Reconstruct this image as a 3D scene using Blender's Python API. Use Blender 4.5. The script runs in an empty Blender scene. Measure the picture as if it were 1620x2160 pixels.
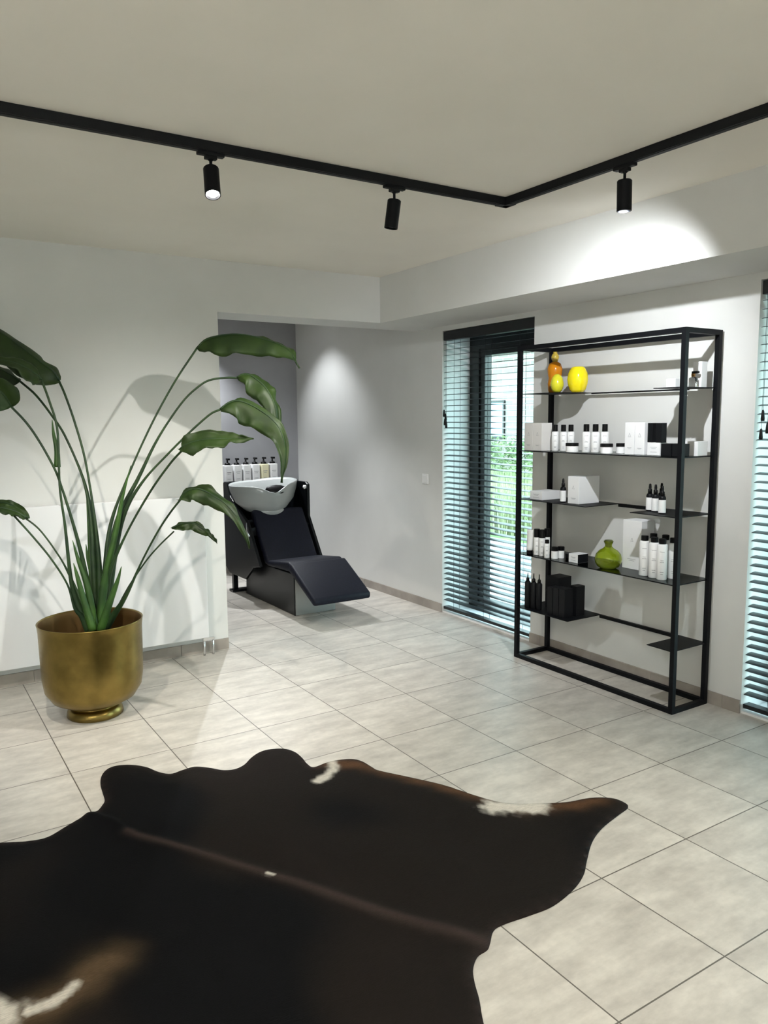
import bpy, bmesh, math, random
from mathutils import Vector, Matrix, noise
from mathutils.geometry import delaunay_2d_cdt

SC = bpy.context.scene
COL = SC.collection
R = math.radians

# ------------------------------------------------------------------ camera
RM = ((0.8418543519546223, -0.5396374345067609, -0.008525806356248878),
      (0.07203259386559954, 0.09668963291702509, 0.9927045987137184),
      (0.5348762057860272, 0.8363268225791471, -0.12027007241459205))
CAM = Vector((0, 0, 1.5216))
cd = bpy.data.cameras.new('camera')
cam = bpy.data.objects.new('camera', cd)
COL.objects.link(cam)
m = Matrix.Identity(4)
for i in range(3):
    m[i][0], m[i][1], m[i][2], m[i][3] = RM[0][i], RM[1][i], -RM[2][i], CAM[i]
cam.matrix_world = m
cd.sensor_fit = 'VERTICAL'
cd.sensor_height = 36
cd.lens = 1639.367 / 2160 * 36
cd.clip_start = 0.05
SC.camera = cam
SC.view_settings.view_transform = 'Standard'
SC.view_settings.look = 'None'
SC.view_settings.gamma = 1
SC.view_settings.use_curve_mapping = False
SC.view_settings.exposure = 0.08

# ------------------------------------------------------------------ world, daylight, added fill lights
W = bpy.data.worlds.new('overcast_sky')
SC.world = W
W.use_nodes = True
wn = W.node_tree.nodes
bg = wn['Background']
tc = wn.new('ShaderNodeTexCoord'); sp = wn.new('ShaderNodeSeparateXYZ'); rp = wn.new('ShaderNodeValToRGB')
W.node_tree.links.new(tc.outputs['Generated'], sp.inputs[0])
W.node_tree.links.new(sp.outputs['Z'], rp.inputs[0])
W.node_tree.links.new(rp.outputs[0], bg.inputs[0])
rp.color_ramp.elements[0].color = (0.66, 0.92, 0.93, 1)
rp.color_ramp.elements[1].color = (0.62, 0.84, 1.0, 1)
bg.inputs[1].default_value = 11.0

SPOT_W = 46.0          # watts of one track spot
COOL = (0.93, 0.97, 1.0)
WARM = (1.0, 0.93, 0.80)

def area(name, loc, rot, sx, sy, power, color):
    d = bpy.data.lights.new(name, 'AREA'); d.shape = 'RECTANGLE'; d.size = sx; d.size_y = sy
    d.energy = power; d.color = color
    o = bpy.data.objects.new(name, d); COL.objects.link(o); o.location = loc; o.rotation_euler = rot
    return o
# unseen fill lights added behind the camera to brighten the room
area('added_back_fill', (0.4, -3.1, 1.35), (R(90), 0, R(180)), 4.2, 2.1, 45, (0.95, 0.98, 1.0))  # added cool fill from the back wall
area('added_down_fill', (-.4, -1.2, 2.49), (0, 0, 0), 2.6, 2.0, 22, (1.0, 0.95, 0.87))  # added warm fill shining down
area('added_up_fill', (-1.3, -0.6, 1.9), (R(180), 0, 0), .9, .9, 165, (1.0, 0.97, 0.90))  # added upward fill to lift the ceiling

# ------------------------------------------------------------------ materials
def mat(name, col, rough=0.6, metal=0.0, **kw):
    M = bpy.data.materials.new(name); M.use_nodes = True
    b = M.node_tree.nodes['Principled BSDF']
    b.inputs['Base Color'].default_value = (*col, 1)
    b.inputs['Roughness'].default_value = rough
    b.inputs['Metallic'].default_value = metal
    for k, v in kw.items():
        b.inputs[k.replace('_', ' ')].default_value = v
    return M
def nodes(M):
    return M.node_tree.nodes, M.node_tree.links, M.node_tree.nodes['Principled BSDF']
def noise_col(M, c1, c2, scale, stretch=(1, 1, 1), detail=5, lo=0.35, hi=0.65, bump=0.0, rough=None):
    N, L, b = nodes(M)
    g = N.new('ShaderNodeNewGeometry') if stretch is None else N.new('ShaderNodeTexCoord')
    mp = N.new('ShaderNodeMapping'); mp.inputs['Scale'].default_value = stretch or (1, 1, 1)
    L.new(g.outputs['Object'] if stretch else g.outputs['Position'], mp.inputs[0])
    n = N.new('ShaderNodeTexNoise'); n.inputs['Scale'].default_value = scale; n.inputs['Detail'].default_value = detail
    L.new(mp.outputs[0], n.inputs[0])
    r = N.new('ShaderNodeValToRGB'); r.color_ramp.elements[0].position = lo; r.color_ramp.elements[1].position = hi
    r.color_ramp.elements[0].color = (*c1, 1); r.color_ramp.elements[1].color = (*c2, 1)
    L.new(n.outputs[0], r.inputs[0]); L.new(r.outputs[0], b.inputs['Base Color'])
    if bump:
        bp = N.new('ShaderNodeBump'); bp.inputs['Strength'].default_value = bump; bp.inputs['Distance'].default_value = 0.01
        L.new(n.outputs[0], bp.inputs['Height']); L.new(bp.outputs[0], b.inputs['Normal'])
    return M
M_wall = noise_col(mat('plaster', (.68, .68, .66), .85), (.665, .665, .65), (.695, .695, .68), 3)
M_ceil = noise_col(mat('ceiling_paint', (.84, .80, .73), .9), (.82, .785, .715), (.85, .815, .745), 2)
M_grey = noise_col(mat('grey_paint', (.29, .29, .305), .8), (.275, .275, .29), (.305, .305, .32), 3)
M_skirt = noise_col(mat('skirting_tile', (.36, .32, .28), .45), (.27, .24, .215), (.37, .335, .30), 6)
M_black = mat('black_metal', (.005, .0055, .007), .5, Specular_IOR_Level=.12)
M_track = mat('black_track', (.003, .0035, .005), .6, Specular_IOR_Level=.25)
M_slat = mat('black_slat', (.010, .012, .014), .35)
M_frame = mat('window_frame_black', (.008, .009, .010), .4)
M_rad = mat('white_enamel', (.76, .765, .785), .4)
M_white = mat('white_plastic', (.85, .85, .85), .35)
M_card = mat('white_carton', (.80, .80, .81), .55)
M_cardw = mat('ivory_carton', (.66, .64, .62), .6)
M_print = mat('grey_print', (.28, .28, .30), .6)
M_cap = mat('black_cap', (.0025, .0025, .003), .4, Specular_IOR_Level=.2)
M_kbox = mat('black_carton', (.0045, .005, .0065), .5, Specular_IOR_Level=.2)
M_leather = noise_col(mat('black_vinyl', (.008, .010, .018), .55, Specular_IOR_Level=.25), (.0035, .0045, .011), (.0055, .007, .016), 60, bump=.05)
M_gloss = mat('black_lacquer', (.003, .004, .005), .3, Specular_IOR_Level=.3)
M_steel = mat('brushed_steel', (.42, .42, .41), .38, .9)
M_bowl = mat('white_ceramic', (.30, .315, .31), .2)
M_chrome = mat('chrome', (.75, .76, .78), .12, 1)
M_ochre = mat('orange_glaze', (.60, .21, .006), .2, Specular_IOR_Level=.3)
M_olive = mat('ochre_glaze', (.50, .36, .05), .25)
M_yel = mat('yellow_glaze', (.80, .66, .008), .13)
M_yel2 = mat('lime_yellow_glaze', (.66, .62, .03), .2)
M_soil = noise_col(mat('soil', (.03, .02, .012), .95), (.015, .010, .006), (.06, .04, .025), 60, bump=.8)
M_amber = mat('amber_glass', (.32, .16, .03), .1, Transmission_Weight=.6)
M_clear = mat('clear_glass', (.93, .95, .95), .03, Transmission_Weight=1.0, IOR=1.45)
M_gglass = mat('green_glass', (.62, .74, .05), .04, Transmission_Weight=.9, IOR=1.45)
M_smoke = bpy.data.materials.new('smoked_glass'); M_smoke.use_nodes = True
N = M_smoke.node_tree.nodes; L = M_smoke.node_tree.links; N.clear()
o_ = N.new('ShaderNodeOutputMaterial'); t_ = N.new('ShaderNodeBsdfTransparent'); g_ = N.new('ShaderNodeBsdfGlossy'); x_ = N.new('ShaderNodeMixShader'); fr_ = N.new('ShaderNodeFresnel')
fr_.inputs[0].default_value = 1.45; g_.inputs['Roughness'].default_value = .08; g_.inputs[0].default_value = (.6, .62, .62, 1); t_.inputs[0].default_value = (.80, .83, .82, 1)
L.new(fr_.outputs[0], x_.inputs[0]); L.new(t_.outputs[0], x_.inputs[1]); L.new(g_.outputs[0], x_.inputs[2]); L.new(x_.outputs[0], o_.inputs[0])
M_pane = bpy.data.materials.new('window_glass'); M_pane.use_nodes = True
N = M_pane.node_tree.nodes; L = M_pane.node_tree.links; N.clear()
o_ = N.new('ShaderNodeOutputMaterial'); t_ = N.new('ShaderNodeBsdfTransparent'); g_ = N.new('ShaderNodeBsdfGlossy'); x_ = N.new('ShaderNodeMixShader')
g_.inputs['Roughness'].default_value = .02; t_.inputs[0].default_value = (.93, .97, .96, 1); x_.inputs[0].default_value = .07
L.new(t_.outputs[0], x_.inputs[1]); L.new(g_.outputs[0], x_.inputs[2]); L.new(x_.outputs[0], o_.inputs[0])
M_bulb = mat('lit_led', (1, 1, 1), .3); M_bulb.node_tree.nodes['Principled BSDF'].inputs['Emission Color'].default_value = (1, .98, .95, 1)
M_bulb.node_tree.nodes['Principled BSDF'].inputs['Emission Strength'].default_value = 30

# brass with brushed, slightly tarnished streaks
M_brass = mat('brass', (.36, .25, .065), .30, 1.0)
N, L, b = nodes(M_brass)
tcn = N.new('ShaderNodeTexCoord'); mp = N.new('ShaderNodeMapping'); mp.inputs['Scale'].default_value = (6, 6, 60)
L.new(tcn.outputs['Object'], mp.inputs[0])
n1 = N.new('ShaderNodeTexNoise'); n1.inputs['Scale'].default_value = 2.0; n1.inputs['Detail'].default_value = 6; L.new(mp.outputs[0], n1.inputs[0])
n2 = N.new('ShaderNodeTexNoise'); n2.inputs['Scale'].default_value = 7; n2.inputs['Detail'].default_value = 4; L.new(tcn.outputs['Object'], n2.inputs[0])
mr = N.new('ShaderNodeMapRange'); mr.inputs['To Min'].default_value = .24; mr.inputs['To Max'].default_value = .42; L.new(n1.outputs[0], mr.inputs[0]); L.new(mr.outputs[0], b.inputs['Roughness'])
r2 = N.new('ShaderNodeValToRGB'); r2.color_ramp.elements[0].position = .3; r2.color_ramp.elements[1].position = .7
r2.color_ramp.elements[0].color = (.16, .115, .032, 1); r2.color_ramp.elements[1].color = (.30, .215, .066, 1)
L.new(n2.outputs[0], r2.inputs[0]); L.new(r2.outputs[0], b.inputs['Base Color'])
M_brassin = mat('brass_inside', (.16, .09, .03), .55, .7)

def leaf_mat(name, c1, c2, rough=.38):
    M = mat(name, c1, rough, 0, Specular_IOR_Level=.3)
    noise_col(M, c1, c2, 9, stretch=None, detail=3)
    return M
M_leaf = leaf_mat('leaf_green', (.009, .024, .004), (.022, .046, .007), .5)
M_stem = leaf_mat('petiole_green', (.011, .028, .011), (.022, .050, .015), .5)
M_sheath = leaf_mat('sheath_green', (.014, .042, .008), (.036, .092, .014), .5)

# floor tiles: world aligned grid
M_floor = mat('floor_tile', (.5, .48, .43), .34)
N, L, b = nodes(M_floor)
ge = N.new('ShaderNodeNewGeometry'); sx = N.new('ShaderNodeSeparateXYZ'); L.new(ge.outputs['Position'], sx.inputs[0])
def mth(op, a, bb=None, c=None):
    n = N.new('ShaderNodeMath'); n.operation = op
    for i, v in enumerate((a, bb, c)):
        if v is None: continue
        if isinstance(v, (int, float)): n.inputs[i].default_value = v
        else: L.new(v, n.inputs[i])
    return n.outputs[0]
def cell(axis, off, size):
    u = mth('DIVIDE', mth('SUBTRACT', sx.outputs[axis], off), size)
    fr = mth('FRACT', u); idx = mth('FLOOR', u)
    d = mth('MULTIPLY', mth('MINIMUM', fr, mth('SUBTRACT', 1.0, fr)), size)
    return d, idx
dx, ix = cell('X', 3.2184, .44012); dy, iy = cell('Y', 2.9978, .45)
gm = mth('LESS_THAN', mth('MINIMUM', dx, dy), .0023)
cb = N.new('ShaderNodeCombineXYZ'); L.new(ix, cb.inputs[0]); L.new(iy, cb.inputs[1])
wn_ = N.new('ShaderNodeTexWhiteNoise'); wn_.noise_dimensions = '3D'; L.new(cb.outputs[0], wn_.inputs['Vector'])
# per tile shifted noise so clouds break at the joints
va = N.new('ShaderNodeVectorMath'); va.operation = 'MULTIPLY_ADD'; L.new(cb.outputs[0], va.inputs[0]); va.inputs[1].default_value = (3.7, 5.3, 0); L.new(ge.outputs['Position'], va.inputs[2])
vs = N.new('ShaderNodeMapping'); vs.inputs['Scale'].default_value = (1.0, 2.6, 1); L.new(va.outputs[0], vs.inputs[0])
na = N.new('ShaderNodeTexNoise'); na.inputs['Scale'].default_value = 4.5; na.inputs['Detail'].default_value = 7; na.inputs['Roughness'].default_value = .62; L.new(vs.outputs[0], na.inputs[0])
nb = N.new('ShaderNodeTexNoise'); nb.inputs['Scale'].default_value = 38; nb.inputs['Detail'].default_value = 5; L.new(va.outputs[0], nb.inputs[0])
ra = N.new('ShaderNodeValToRGB'); ra.color_ramp.elements[0].position = .30; ra.color_ramp.elements[1].position = .66
ra.color_ramp.elements[0].color = (.45, .42, .38, 1); ra.color_ramp.elements[1].color = (.68, .64, .58, 1)
L.new(na.outputs[0], ra.inputs[0])
br = mth('ADD', mth('ADD', .90, mth('MULTIPLY', wn_.outputs['Value'], .09)), mth('MULTIPLY', mth('SUBTRACT', nb.outputs[0], .5), .22))
vm = N.new('ShaderNodeVectorMath'); vm.operation = 'SCALE'; L.new(ra.outputs[0], vm.inputs[0]); L.new(br, vm.inputs['Scale'])
mx = N.new('ShaderNodeMix'); mx.data_type = 'RGBA'; L.new(gm, mx.inputs['Factor']); L.new(vm.outputs[0], mx.inputs[6]); mx.inputs[7].default_value = (.11, .095, .08, 1)
L.new(mx.outputs[2], b.inputs['Base Color'])
rr = N.new('ShaderNodeMapRange'); rr.inputs['To Min'].default_value = .30; rr.inputs['To Max'].default_value = .50; L.new(na.outputs[0], rr.inputs[0]); L.new(rr.outputs[0], b.inputs['Roughness'])
bp = N.new('ShaderNodeBump'); bp.inputs['Strength'].default_value = .25; bp.inputs['Distance'].default_value = .002
L.new(mth('MULTIPLY', gm, -1.0), bp.inputs['Height']); L.new(bp.outputs[0], b.inputs['Normal'])

# ------------------------------------------------------------------ mesh helpers
def obj(name, bm, material, parent=None, smooth=False, bevel=0):
    me = bpy.data.meshes.new(name); bm.normal_update(); bm.to_mesh(me); bm.free()
    o = bpy.data.objects.new(name, me); COL.objects.link(o)
    if material: me.materials.append(material)
    if smooth:
        for p in me.polygons: p.use_smooth = True
    if bevel:
        md = o.modifiers.new('bevel', 'BEVEL'); md.width = bevel; md.segments = 2; md.limit_method = 'ANGLE'; md.angle_limit = R(50)
    if parent: o.parent = parent
    return o
def tag(o, label=None, cat=None, group=None, kind=None):
    if label: o['label'] = label
    if cat: o['category'] = cat
    if group: o['group'] = group
    if kind: o['kind'] = kind
    return o
def empty(name, loc, label, cat, group=None, rz=0):
    o = bpy.data.objects.new(name, None); COL.objects.link(o); o.location = loc; o.rotation_euler = (0, 0, rz)
    o.empty_display_size = .05
    return tag(o, label, cat, group)
def box(bm, x0, x1, y0, y1, z0, z1):
    vs = [bm.verts.new(p) for p in ((x0, y0, z0), (x1, y0, z0), (x1, y1, z0), (x0, y1, z0), (x0, y0, z1), (x1, y0, z1), (x1, y1, z1), (x0, y1, z1))]
    for f in ((0, 3, 2, 1), (4, 5, 6, 7), (0, 1, 5, 4), (1, 2, 6, 5), (2, 3, 7, 6), (3, 0, 4, 7)):
        bm.faces.new([vs[i] for i in f])
def boxes(*a):
    bm = bmesh.new()
    for b_ in a: box(bm, *b_)
    return bm
def lathe(prof, seg=32, ox=0, oy=0, oz=0, bm=None):
    bm = bm or bmesh.new(); rings = []
    for r, z in prof:
        if r < 1e-6: rings.append([bm.verts.new((ox, oy, oz + z))])
        else: rings.append([bm.verts.new((ox + r * math.cos(2 * math.pi * i / seg), oy + r * math.sin(2 * math.pi * i / seg), oz + z)) for i in range(seg)])
    for a, c in zip(rings, rings[1:]):
        for i in range(seg):
            j = (i + 1) % seg
            if len(a) == 1 and len(c) == 1: continue
            if len(a) == 1: bm.faces.new((a[0], c[j], c[i]))
            elif len(c) == 1: bm.faces.new((a[i], a[j], c[0]))
            else: bm.faces.new((a[i], a[j], c[j], c[i]))
    return bm
def prism_x(pts, x0, x1, bm=None):
    """polygon in (Y,Z) extruded from x0 to x1"""
    bm = bm or bmesh.new()
    a = [bm.verts.new((x0, y, z)) for y, z in pts]; c = [bm.verts.new((x1, y, z)) for y, z in pts]
    bm.faces.new(a); bm.faces.new(c[::-1]); n = len(pts)
    for i in range(n):
        j = (i + 1) % n; bm.faces.new((a[j], a[i], c[i], c[j]))
    bmesh.ops.recalc_face_normals(bm, faces=bm.faces[:])
    return bm
def catmull(pts, n):
    P = [Vector(p) for p in pts]; P = [P[0] * 2 - P[1]] + P + [P[-1] * 2 - P[-2]]
    out = []; m_ = len(P) - 3
    for k in range(n + 1):
        t = k / n * m_; i = min(int(t), m_ - 1); t -= i
        a, b_, c, d = P[i:i + 4]
        out.append(.5 * ((2 * b_) + (c - a) * t + (2 * a - 5 * b_ + 4 * c - d) * t * t + (3 * b_ - a - 3 * c + d) * t ** 3))
    return out
def tube(pts, rad, seg=10, bm=None, cap=True):
    bm = bm or bmesh.new(); n = len(pts); prev = None; rings = []
    for i, p in enumerate(pts):
        t = (pts[min(i + 1, n - 1)] - pts[max(i - 1, 0)]).normalized()
        if prev is None:
            u = t.orthogonal().normalized()
        else:
            u = (prev - t * prev.dot(t)).normalized()
        prev = u; v = t.cross(u); r = rad(i / (n - 1)) if callable(rad) else rad
        rings.append([bm.verts.new(p + (u * math.cos(2 * math.pi * k / seg) + v * math.sin(2 * math.pi * k / seg)) * r) for k in range(seg)])
    for a, c in zip(rings, rings[1:]):
        for k in range(seg):
            j = (k + 1) % seg; bm.faces.new((a[k], a[j], c[j], c[k]))
    if cap: bm.faces.new(rings[0][::-1]); bm.faces.new(rings[-1])
    return bm
def bar(bm, a, c, w):
    """square bar between two axis aligned points"""
    h = w / 2
    box(bm, min(a[0], c[0]) - h, max(a[0], c[0]) + h, min(a[1], c[1]) - h, max(a[1], c[1]) + h, min(a[2], c[2]) - h, max(a[2], c[2]) + h)
def struct(name, bm, material, **k):
    return tag(obj(name, bm, material, **k), kind='structure')

# ------------------------------------------------------------------ room shell
ZC, YL, XR, XB = 2.52, 4.83, 3.60, 3.07      # ceiling, left wall plane, right wall plane, beam face
struct('floor', boxes((-3, 3.9, -3.2, 7.5, -.12, 0)), M_floor)
struct('ceiling', boxes((-3, 3.9, -3.2, 7.5, ZC, ZC + .12)), M_ceil)
struct('wall_left', boxes((-3, 1.844, YL, YL + .34, 0, ZC), (1.844, XR, YL, YL + .34, 2.2, ZC)), M_wall)
struct('trim_1', boxes((XB, XR, -3.2, YL, 2.2, ZC)), M_wall)      # boxed beam above the window wall
W1 = (3.80, 4.79); W2 = (.95, 2.25); WT = 2.165
struct('wall_right', boxes((XR, 3.95, W1[1], 7.3, 0, ZC), (XR, 3.95, W2[1], W1[0], 0, ZC), (XR, 3.95, -3.2, W2[0], 0, ZC),
                           (XR, 3.95, W1[0], W1[1], WT, ZC), (XR, 3.95, W2[0], W2[1], WT, ZC)), M_wall)
struct('wall_niche', boxes((.3, XR, 7.27, 7.45, 0, ZC)), M_grey)
struct('wall_niche_side', boxes((.18, .3, YL + .34, 7.45, 0, ZC)), M_wall)
struct('wall_back', boxes((-3, 3.95, -3.35, -3.2, 0, ZC)), M_wall)
struct('wall_side', boxes((-3.15, -3, -3.35, 5.17, 0, ZC)), M_wall)
def skirting(name, segs):
    """segs: boxes; joints left every 0.45 m"""
    bm = bmesh.new()
    for (x0, x1, y0, y1) in segs:
        lx, ly = x1 - x0, y1 - y0
        if ly > lx:
            y = y0
            while y < y1 - 1e-4:
                e = min(y1, (math.floor((y - .10) / .45 + 1.0001)) * .45 + .10); box(bm, x0, x1, y + .001, e - .001, 0, .068); y = e
        else:
            x = x0
            while x < x1 - 1e-4:
                e = min(x1, (math.floor((x - .20) / .44 + 1.0001)) * .44 + .20); box(bm, x + .001, e - .001, y0, y1, 0, .072); x = e
    return struct(name, bm, M_skirt)
skirting('baseboard_right', [(XR - .010, XR, W1[1], 7.27), (XR - .010, XR, W2[1], W1[0]), (XR - .010, XR, -3.2, W2[0])])
skirting('baseboard_left', [(-3, 1.844, YL - .010, YL)])
skirting('baseboard_niche', [(.3, XR - .01, 7.26, 7.27)])

# ------------------------------------------------------------------ windows with outer frames
def window(name, y0, y1):
    xf = 3.865
    f = struct(name, boxes((xf, xf + .07, y0, y1, WT - .13, WT), (xf, xf + .07, y0, y1, 0.0, .05),
                           (xf, xf + .07, y1 - .11, y1, .05, WT - .13), (xf, xf + .07, y0, y0 + .07, .05, WT - .13)), M_frame)
    obj('sash_frame', boxes((xf + .012, xf + .075, y1 - .165, y1 - .11, .05, WT - .13), (xf + .012, xf + .075, y0 + .07, y0 + .12, .05, WT - .13),
                            (xf + .012, xf + .075, y0 + .12, y1 - .165, WT - .18, WT - .13), (xf + .012, xf + .075, y0 + .12, y1 - .165, .05, .10)), M_frame, f)
    obj('window_pane', boxes((xf + .04, xf + .046, y0 + .12, y1 - .165, .10, WT - .18)), M_pane, f)
    obj('threshold', boxes((XR + .005, xf, y0 + .001, y1 - .001, 0.0005, .012)), M_white, f)
    return f
window('window_1', *W1)
window('window_2', *W2)

# ------------------------------------------------------------------ venetian blinds
def blind(y0, y1, label, tassels):
    t = empty('venetian_blind', (3.632, (y0 + y1) / 2, 2.16), label, 'blind', 'black venetian blinds at the windows')
    def loc(o):
        o.parent = t; o.location = (-3.632, -(y0 + y1) / 2, -2.16); return o
    loc(obj('headrail', boxes((3.604, 3.662, y0 + .006, y1 - .006, 2.095, 2.16)), M_slat, bevel=.003))
    bm = bmesh.new(); z = 2.070
    while z > .075:
        pr = []
        for k in range(5):
            s = -1 + k / 2; pr.append((3.632 + s * .025 * math.cos(.14), z + s * .025 * math.sin(.14) + .0022 * (1 - s * s)))
        low = [bm.verts.new((x, y0 + .008, zz)) for x, zz in pr] + [bm.verts.new((x, y0 + .008, zz - .0016)) for x, zz in pr[::-1]]
        hi = [bm.verts.new((v.co.x, y1 - .008, v.co.z)) for v in low]
        n_ = len(low)
        for k in range(n_): bm.faces.new((low[k], low[(k + 1) % n_], hi[(k + 1) % n_], hi[k]))
        bm.faces.new(low[::-1]); bm.faces.new(hi); z -= .0418
    loc(obj('slats', bm, M_slat))
    loc(obj('bottom_rail', boxes((3.606, 3.658, y0 + .008, y1 - .008, .030, .052)), M_slat, bevel=.002))
    for yy in (y0 + .14, (y0 + y1) / 2, y1 - .14):
        if y1 - yy > .3 or y1 - yy < .2:
            loc(obj('ladder_cord', boxes((3.603, 3.6045, yy - .0012, yy + .0012, .04, 2.10), (3.6595, 3.661, yy - .0012, yy + .0012, .04, 2.10)), M_slat))
    for yy, zt in tassels:
        c = loc(obj('pull_cord', boxes((3.594, 3.5955, yy - .0008, yy + .0008, zt, 2.10)), M_slat))
        tb = lathe([(0, 0), (.0085, .001), (.0095, .012), (.006, .048), (.002, .055), (0, .056)], 12, 3.5948, yy, zt - .05)
        obj('tassel', tb, M_cap, c, smooth=True)
    return t
blind(*W1, 'black venetian blind with open slats at the garden window left of the shelf', [(4.762, 1.575), (4.742, 1.545), (4.752, 1.510), (4.735, 1.49)])
blind(*W2, 'black venetian blind at the right edge, right of the product shelf', [(2.205, 1.54), (2.21, 1.45), (2.178, 1.48)])

# ------------------------------------------------------------------ lighting track and spots
TX, TY = 2.492, 2.832
trk = empty('lighting_track', (TX, TY, ZC), 'black ceiling track bent at a right angle below the ceiling', 'lighting track')
def trail(name, b_):
    o = obj(name, boxes(*b_), M_track, trk, bevel=.0015); o.location = (-TX, -TY, -ZC); return o
trail('rail', [(-2.6, TX - .03, TY - .018, TY + .018, ZC - .034, ZC), (-2.6, TX - .03, TY - .011, TY + .011, ZC - .036, ZC - .030)])
trail('rail', [(TX - .018, TX + .018, -2.7, TY - .03, ZC - .034, ZC), (TX - .011, TX + .011, -2.7, TY - .03, ZC - .036, ZC - .030)])
trail('corner_connector', [(TX - .05, TX + .019, TY - .019, TY + .019, ZC - .037, ZC), (TX - .019, TX + .019, TY - .05, TY + .019, ZC - .037, ZC)])
def spot(x, y, along, tilt, label, aim, watts=SPOT_W, color=COOL, angle=95, blend=.55, lit=False, hl=.112):
    """tilt = direction the head points, aim = where its beam is centred"""
    t = empty('track_spotlight', (x, y, ZC - .036), label, 'spotlight', 'black cylinder spotlights on the track')
    a = boxes((-.05, .05, -.012, .012, -.012, 0), (-.022, .022, -.011, .011, -.024, -.012)) if along == 'x' else boxes((-.012, .012, -.05, .05, -.012, 0), (-.011, .011, -.022, .022, -.024, -.012))
    obj('adapter', a, M_track, t, bevel=.002)
    obj('arm', lathe([(0, -.058), (.0055, -.058), (.0055, -.030), (.012, -.024), (0, -.024)], 14), M_black, t, smooth=True)
    d = Vector(tilt).normalized(); q = d.to_track_quat('-Z', 'Y')
    r = .0285
    h = obj('lamp_head', lathe([(0, .004), (r - .004, .004), (r, 0), (r, -hl), (r - .003, -hl), (r - .004, -hl + .018), (0, -hl + .018)], 32), M_black, t, smooth=True)
    for p in h.data.polygons: p.use_smooth = True
    md = h.modifiers.new('edge', 'EDGE_SPLIT'); md.split_angle = R(35)
    h.rotation_mode = 'QUATERNION'; h.rotation_quaternion = q; h.location = (0, 0, -.058)
    le = obj('led_lens', lathe([(0, -hl + .0175), (r - .005, -hl + .0175), (r - .006, -hl + .010), (.012, -hl + (-.002 if lit else .006)), (0, -hl + (-.004 if lit else .005))][::-1], 24), M_bulb if lit else M_cap, h, smooth=True)
    ld = bpy.data.lights.new('spot_light', 'SPOT'); ld.energy = watts; ld.color = color
    ld.spot_size = R(angle); ld.spot_blend = blend; ld.shadow_soft_size = .012
    lo = bpy.data.objects.new('spot_light', ld); COL.objects.link(lo)
    base = Vector((x, y, ZC - .094)) + d * (hl + .004)
    lo.location = base; lo.rotation_euler = (Vector(aim) - base).to_track_quat('-Z', 'Y').to_euler()
    return t
spot(1.075, 2.85 - .018, 'x', (-.13, -.44, -1), 'lit black spotlight with glowing lens, leftmost on the ceiling track', (1.2, 1.6, 0), lit=True, watts=60, color=WARM)
spot(1.876, 2.832, 'x', (-.10, .10, -1), 'black spotlight between the lit one and the track corner', (1.3, 4.68, .1), watts=110, color=(1.0,.97,.90), angle=92, blend=1)
spot(TX, 2.143, 'y', (.04, .02, -1), 'black spotlight on the right arm of the track, above the shelf', (3.6, 3.45, 1.35), watts=104, color=COOL, angle=112, blend=1)

# ------------------------------------------------------------------ radiator
rad = empty('panel_radiator', (1.68, 4.75, .125), 'white flat panel radiator on the wall behind the brass plant pot', 'radiator')
def rp_(o): o.parent = rad; o.location = (-1.68, -4.75, -.125); return o
rp_(obj('front_panel', boxes((-.35, 1.675, 4.725, 4.735, .125, 1.04)), M_rad, bevel=.003))
rp_(obj('radiator_body', boxes((-.34, 1.665, 4.736, 4.80, .135, 1.02), (-.2, -.15, 4.80, 4.829, .3, .34), (1.4, 1.45, 4.80, 4.829, .3, .34)), M_rad))
rp_(obj('top_grille', boxes((-.345, 1.67, 4.736, 4.805, 1.02, 1.036)), M_rad))
v = rp_(obj('valve', boxes((1.645, 1.72, 4.752, 4.768, .098, .116)), M_chrome))
for px in (1.652, 1.712):
    p = obj('pipe', tube([Vector((px, 4.76, .0)), Vector((px, 4.76, .05)), Vector((px, 4.76, .10))], .0075, 12), M_chrome, v, smooth=True)

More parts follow.
